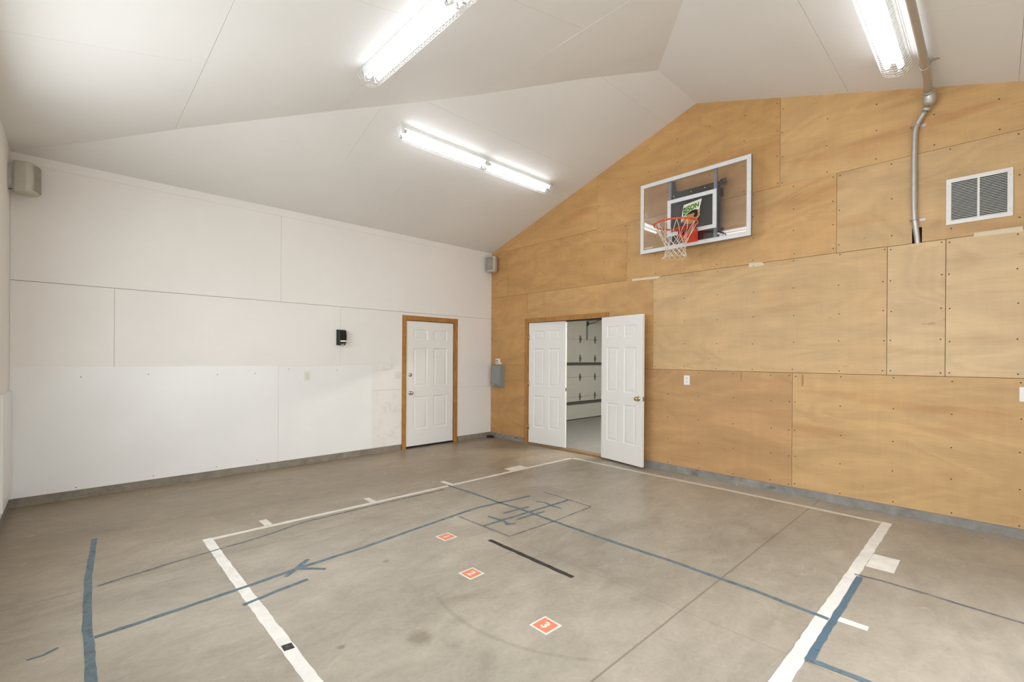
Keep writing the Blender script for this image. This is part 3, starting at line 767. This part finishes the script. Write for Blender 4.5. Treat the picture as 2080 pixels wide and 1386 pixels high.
b = MB().prism([dz(*p, Y0+.0001) for p in ((3.80, 3.185), (3.85, 3.226), (3.89, 3.248), (3.935, 3.252), (3.962, 3.245), (3.97, 3.215), (3.962, 3.17), (3.93, 3.155), (3.915, 3.175), (3.93, 3.20), (3.912, 3.218), (3.88, 3.205), (3.86, 3.213), (3.835, 3.20))], (0, .0003, 0)).build('bison_mane', BLK, dk)
b = MB().tube([dz(3.965, 3.215, Y0), dz(3.985, 3.222, Y0), dz(3.992, 3.242, Y0)], .003, 5).build('bison_horn', DECW, dk)
# maker's mark at the lower left of the pane
b = MB().lathe([(.008, 0), (.008, .0008)], Matrix.Translation(dz(3.272, 2.893, BY-.0003)) @ R90, 14)
for k in range(9): bx(b, (3.288+k*.0105, BY-.0012, 2.888+(k % 3)*.001), (3.288+k*.0105+.0075, BY-.0002, 2.901))
bx(b, (3.285, BY-.0012, 2.879), (3.365, BY-.0002, 2.882))
b.build('maker_mark', DECW, bh)

# ------------------------------------------------------------------ speakers
def make_speaker():
    """faces local -Y, back at y=0"""
    r = empty('wall_speaker')
    def ring(z, sx, dpt, sh):
        P = []
        for x, y in ((-.085, -.02), (-.07, -.0), (.07, 0), (.085, -.02), (.10, -.10), (.085, -.135), (.045, -.155), (0, -.162), (-.045, -.155), (-.085, -.135), (-.10, -.10)):
            P.append((x*sx, y*dpt-sh, z))
        return P
    b = MB().loft([ring(-.14, .82, .86, .0), ring(-.13, .92, .95, .0), ring(-.06, 1, 1, 0), ring(.06, 1, 1, 0), ring(.13, .92, .93, 0), ring(.14, .84, .82, 0)])
    b.build('shell', SPKG, r, bevel=.003)
    b = MB()
    for k in range(15):
        x = -.07+.14*k/14; y = -(.164-.020*(abs(x)/.085)**2)
        b.box((x-.0026, y-.0015, -.115), (x+.0026, y+.012, .115))
    b.build('grille', SPKD, r)
    MB().box((-.035, .001, -.09), (.035, .045, .09)).build('wall_bracket', WHMET, r)
    b = MB().tube([(.02, .01, .08), (.05, .012, .10), (.055, .04, .095), (.03, .05, .08)], .003, 6)
    b.build('speaker_cable', BLK, r)
    MB().tube([(.0, .01, -.10), (-.03, .02, -.115), (-.02, .05, -.12)], .003, 6).build('speaker_cable', BLK, r)
    return r
s1 = make_speaker(); s1.matrix_world = Matrix.Translation((.17, -5.985, 3.095)) @ Matrix.Rotation(PI-.25, 4, 'Z')
tag(s1, 'cream wall speaker on a bracket at the far left end of the white wall', 'speaker', 'cream wall speakers in the two upper corners')
s2 = copy_tree(s1); s2.matrix_world = Matrix.Translation((.125, -.05, 3.14)) @ Matrix.Rotation(.22, 4, 'Z')
tag(s2, 'small cream wall speaker high in the corner where white and plywood walls meet', 'speaker', 'cream wall speakers in the two upper corners')

# ------------------------------------------------------------------ small things on the walls
# black dispenser
r = empty('soap_dispenser', loc=(0, -2.845, 1.62)); tag(r, 'black soap dispenser with a white label mounted on the white wall', 'dispenser')
MB().box((.0005, -.058, 0), (.04, .058, .218)).build('back_shell', BLKM, r, bevel=.01)
MB().prism([(.04, -.05, .012), (.095, -.05, .03), (.10, -.05, .12), (.088, -.05, .205), (.04, -.05, .214)], (0, .1, 0)).build('front_cover', BLK, r, bevel=.006)
MB().box((.0995, -.04, .045), (.103, .046, .066)).build('paper_label', WHITE, r)
MB().box((.055, -.018, -.004), (.09, .018, .02)).build('pump_nozzle', GREY, r)
# hard outlets
def outlet(name, M, label, plate=WHITE, sw=0, cat='outlet', wid=.074, hgt=.118):
    r = empty(name, M); tag(r, label, cat)
    MB().box((-wid/2, -.006, -hgt/2), (wid/2, -.0003, hgt/2)).build('cover_plate', plate, r, bevel=.002)
    if sw:
        for k in range(sw):
            x = (k-(sw-1)/2)*.046
            MB().box((x-.006, -.012, -.012), (x+.006, -.006, .012)).build('toggle', CREAM, r)
    else:
        for z in (-.02, .02):
            s_ = MB().lathe([(.017, 0), (.0165, .0015)], Matrix.Translation((0, -.006, z)) @ R90, 16).build('socket', CREAM if plate is WHITE else plate, r)
            b = MB()
            for x in (-.006, .006): b.box((x-.001, -.0082, z-.002), (x+.001, -.0074, z+.007))
            b.box((-.002, -.0082, z-.011), (.002, -.0074, z-.007)).build('slot', DARKG, s_)
    return r
MW = lambda x, z: Matrix.Translation((x, 0, z))
ML_ = lambda y, z, x=.0: Matrix.Translation((x, y, z)) @ Matrix.Rotation(PI/2, 4, 'Z')
outlet('wall_outlet', MW(3.750, 1.188), 'white electrical outlet on the plywood wall right of the open double doors')
outlet('wall_switch', MW(6.603, 1.185), 'white switch plate on the plywood wall at the right edge of the photo', sw=1, cat='light switch')
outlet('wall_outlet', ML_(-3.300, 1.193, .0045), 'painted over outlet set into the white hardboard sheet below the black dispenser', CREAM)
outlet('wall_switch', ML_(-1.925, 1.174), 'cream double light switch on the white wall just left of the closed door', CREAM, 2, 'light switch', .116, .114)
r = MB().box((.0003, -2.195, 1.272), (.022, -2.055, 1.382)).build('blank_box', WHITE, bevel=.004); tag(r, 'blank white box cover on the white wall above and left of the cream light switch', 'cover box')
# control unit above the grey box
r = empty('wall_control', loc=(.22, 0, 1.385)); tag(r, 'white garage control button unit directly above the grey electrical box', 'control')
MB().box((-.06, -.03, -.05), (.035, -.0003, .052)).box((.035, -.03, -.05), (.07, -.0003, -.02)).build('housing', WHITE, r, bevel=.003)
MB().box((-.045, -.034, .0), (.0, -.03, .03)).box((-.04, -.034, -.035), (-.005, -.03, -.012)).build('push_button', GREY, r)
MB().lathe([(.008, 0), (.007, .004)], Matrix.Translation((.018, -.03, -.03)) @ R90, 10).build('indicator', DARKG, r)
# grey electrical box
r = empty('electrical_box', loc=(.255, 0, .935)); tag(r, 'grey metal electrical box on the plywood near the corner, left of the double doors', 'electrical box')
MB().box((-.115, -.085, .0), (.115, -.0003, .375)).build('enclosure', GREY, r, bevel=.012)
MB().prism([(-.11, -.0855, .02), (.11, -.0855, .02), (.11, -.0855, .345), (.085, -.0855, .365), (-.085, -.0855, .365), (-.11, -.0855, .345)], (0, -.022, 0)).build('cover', GREY, r, bevel=.005)
MB().box((-.012, -.116, .03), (.012, -.107, .06)).build('latch', STEEL, r)
# hook, block
r = MB().tube([(.028, -.002, 1.815), (.028, -.02, 1.815), (.03, -.03, 1.80), (.03, -.022, 1.785), (.03, -.012, 1.79)], .004, 6).lathe([(.011, 0), (.009, .004)], Matrix.Translation((.028, -.0003, 1.815)) @ R90, 12).build('wall_hook', CHROME)
tag(r, 'small metal hook at the wall corner above the grey electrical box', 'hook')
r = MB().box((-.055, -.035, 0), (.055, .035, .035), Matrix.Rotation(.7, 4, 'Z')).build('rubber_block', RUB, loc=(.082, -.085, .001), bevel=.009); tag(r, 'black rubber block lying on the floor in the far corner', 'rubber block')
# masking tape pieces along the plywood seam
for pts_, lb in (([(2.954, 2.557), (3.378, 2.547), (3.352, 2.518), (2.954, 2.528)], 'long strip of masking tape on the plywood below the left half of the backboard'),
                 ([(4.478, 2.557), (4.610, 2.551), (4.642, 2.520), (4.625, 2.508), (4.473, 2.511)], 'short white masking tape piece on the plywood below the right corner of the backboard'),
                 ([(6.299, 2.556), (6.578, 2.557), (6.580, 2.515), (6.295, 2.520)], 'masking tape strip on the plywood directly under the air grille')):
    r = MB().prism([(x, -.0004, z) for x, z in pts_], (0, -.0007, 0)).build('masking_tape', MASK); tag(r, lb, 'tape', 'masking tape pieces on the plywood wall')

# ------------------------------------------------------------------ floor markings
def strip(name, pts, wd, mat, z=.0004, th=.0006, jit=.0028, step=.05, loc=True):
    """ribbon of painted line or tape along a path, slightly uneven edges"""
    P = []
    for (x0, y0), (x1, y1) in zip(pts, pts[1:]):
        n_ = max(1, int(math.hypot(x1-x0, y1-y0)/step))
        for k in range(n_): P.append((x0+(x1-x0)*k/n_, y0+(y1-y0)*k/n_))
    P.append(pts[-1]); b = MB(); ra = []
    for i, p in enumerate(P):
        a = P[max(0, i-1)]; c_ = P[min(len(P)-1, i+1)]; d = Vector((c_[0]-a[0], c_[1]-a[1], 0)).normalized(); n_ = Vector((-d.y, d.x, 0))
        w_ = wd[0]+(wd[1]-wd[0])*i/max(1, len(P)-1) if isinstance(wd, tuple) else wd
        q = Vector((p[0], p[1], 0)); l_ = q+n_*(w_/2+random.uniform(-jit, jit)); r_ = q-n_*(w_/2+random.uniform(-jit, jit))
        ra.append([l_+Vector((0,0,z)), r_+Vector((0,0,z)), r_+Vector((0,0,z+th)), l_+Vector((0,0,z+th))])
    b.loft(ra)
    return b.build(name, mat)
GW = 'white painted court lines'
def pl(pts, wd, lb, mat=WPAINT, **k): return tag(strip('painted_line', pts, wd, mat, **k), lb, 'floor line', GW)
pl([(2.132, -4.79), (2.15, -3.4), (2.165, -1.4), (2.178, -.335)], .052, 'long white sideline nearest the white wall, ending near the double doors', WPAINTF)
pl([(2.100, -4.82), (3.2, -4.822), (4.3, -4.815), (5.735, -4.81)], .064, 'wide white line running from the left court corner to the bottom edge', z=.0006)
pl([(2.20, -.322), (3.0, -.335), (4.4, -.325), (5.735, -.350)], .058, 'thin white baseline parallel to the plywood wall', WPAINTF)
pl([(5.768, -.318), (5.765, -1.8), (5.763, -3.3), (5.763, -4.84)], .070, 'wide white sideline on the right running under the blue tape', z=.0006)
def lm(x0, x1, yc, wd, lb, mat=WPAINT): return tag(strip('lane_mark', [(x0, yc), (x1, yc)], wd, mat, jit=.002), lb, 'lane mark', 'white lane marks beside the court lines')
lm(1.935, 2.108, -4.37, .062, 'white lane mark on the left sideline, nearest the left court corner', WPAINTF)
lm(1.955, 2.125, -3.405, .058, 'white lane mark on the left sideline, second from the left court corner', WPAINTF)
lm(1.95, 2.13, -2.455, .062, 'white lane mark on the left sideline where the blue cross line starts', WPAINTF)
lm(1.995, 2.14, -1.36, .29, 'broad white block on the left sideline nearest the double doors', WPAINTF)
lm(5.803, 5.958, -1.39, .30, 'broad white block outside the right sideline near the plywood wall')
lm(5.803, 5.960, -2.478, .056, 'narrow white lane mark sticking out beyond the thick blue tape on the right')
GB = 'blue tape lines on the floor'
def bl(pts, wd, lb, mat=BTAPE, z=.0013, **k): return tag(strip('blue_tape', pts, wd, mat, z=z, th=.0004, **k), lb, 'floor tape', GB)
bl([(3.224, -5.515), (3.196, -5.149), (3.163, -4.78), (3.123, -4.46), (3.103, -4.0), (3.038, -3.48), (2.99, -3.0), (2.968, -2.76), (2.996, -2.51), (3.024, -2.33), (3.045, -2.10)], .03, 'long blue tape line with an arrowhead, from the thick left tape to the small rectangle')
bl([(3.195, -4.575), (3.027, -4.372)], .03, 'short blue tape stroke crossing the tip of the long arrow', z=.0018)
bl([(3.13, -4.47), (3.262, -4.338)], (.03, .028), 'blue tape stroke forming the near side of the arrowhead', z=.0018)
bl([(3.398, -4.873), (3.355, -4.68), (3.329, -4.481)], (.032, .024), 'loose short blue tape strip beside the arrow crossing the wide white line')
bl([(1.50, -5.468), (1.966, -5.497), (2.32, -5.52), (2.76, -5.532), (3.11, -5.54), (3.30, -5.534), (3.65, -5.537), (4.3, -5.54)], (.034, .044), 'thick blue tape line at the far left running to the bottom edge', jit=.002)
bl([(2.52, -5.48), (2.422, -5.0), (2.358, -4.535), (2.24, -4.12), (2.229, -3.45), (2.243, -2.64)], .022, 'faint worn blue tape line inside the left sideline', BTAPEF)
bl([(2.14, -2.505), (2.6, -2.485), (3.0, -2.494), (3.27, -2.47), (3.69, -2.488), (4.32, -2.492), (4.85, -2.474), (5.4, -2.489), (5.79, -2.525)], .032, 'long blue tape line crossing the court between the white sidelines')
for pts_, lb in (([(3.05, -1.89), (3.39, -1.90), (3.70, -1.92)], 'side of the small blue rectangle nearest the plywood wall'),
                 ([(3.70, -1.915), (3.717, -2.46), (3.70, -3.02)], 'right side of the small blue rectangle on the floor'),
                 ([(3.70, -3.02), (3.38, -3.028), (3.04, -3.03)], 'side of the small blue rectangle nearest the black tape')):
    bl(pts_, .014, lb, BTAPEF)
bl([(3.383, -3.025), (3.385, -2.8), (3.395, -2.48), (3.405, -2.17), (3.409, -1.92)], .026, 'blue tape line down the middle of the small rectangle', z=.0018)
bl([(3.225, -2.195), (3.30, -2.15), (3.40, -2.178), (3.534, -2.174)], .024, 'blue arrow stroke across the middle line nearest the plywood wall', z=.0022)
bl([(3.224, -2.836), (3.394, -2.812), (3.49, -2.83)], .024, 'blue arrow stroke across the middle line nearest the orange tiles', z=.0022)
bl([(3.523, -2.776), (3.482, -2.863)], .022, 'tiny blue tape stub at the end of the near arrow stroke', z=.0026)
bl([(3.255, -2.674), (3.269, -2.5), (3.287, -2.372)], .02, 'short blue dash left of the middle line in the rectangle', z=.0022)
bl([(3.465, -2.70), (3.466, -2.53), (3.485, -2.357)], .022, 'short blue dash right of the middle line in the rectangle', z=.0022)
bl([(5.808, -1.775), (5.812, -2.3), (5.810, -2.6), (5.812, -3.02)], .036, 'thick blue tape on the right beside the white sideline', BTAPED, z=.0018, jit=.0025)
bl([(5.775, -1.752), (5.91, -1.735), (6.13, -1.742), (6.32, -1.763), (6.55, -1.776), (7.5, -1.82)], .024, 'faded blue tape line running right from the top of the thick blue tape', BTAPEF)
bl([(5.795, -3.015), (5.86, -3.005), (5.94, -3.0), (6.04, -2.995), (7.4, -3.0)], .034, 'blue tape line leaving the lower end of the thick right tape', z=.0022)
bl([(3.247, -5.755), (3.245, -5.70), (3.214, -5.647)], (.012, .018), 'small loose blue tape scrap at the lower left of the floor')
tag(strip('black_tape', [(3.645, -3.184), (4.497, -3.188)], .038, KTAPE, z=.0006), 'black tape strip on the floor between the orange tiles and the right sideline', 'floor tape')
tag(MB().prism([(3.955, -4.838, .0014), (4.010, -4.84, .0014), (4.018, -4.792, .0014), (3.962, -4.79, .0014)], (0, 0, .0005)).build('black_tape', KTAPE), 'square black tape patch stuck on the wide white line', 'floor tape')
b = tag(strip('painted_line', [(4.375, -.055), (4.365, -.010)], .012, WPAINT, jit=.001), 'tiny white tick beside the curb of the plywood wall', 'floor line', GW)
# numbered tiles
for dgt, x, y, a, lb in (('1', 3.358, -3.398, .02, 'orange floor marker numbered 1, the farthest of the row'), ('2', 3.995, -3.648, .01, 'orange floor marker numbered 2, between the other two'), ('3', 4.743, -3.731, -.01, 'orange floor marker numbered 3, nearest the bottom of the photo')):
    r = empty('number_marker', Matrix.Translation((x, y, .0005)) @ Matrix.Rotation(a, 4, 'Z')); tag(r, lb, 'floor marker', 'numbered orange floor markers')
    MB().box((-.0635, -.0635, 0), (.0635, .0635, .001)).build('white_border', DECW, r)
    MB().box((-.051, -.051, .001), (.051, .051, .0014)).build('orange_field', TILEO, r)
    letters(dgt, .078, Matrix.Translation((0, -.002, .0017)), .0002, DECW, 'digit', r, offset=.003)
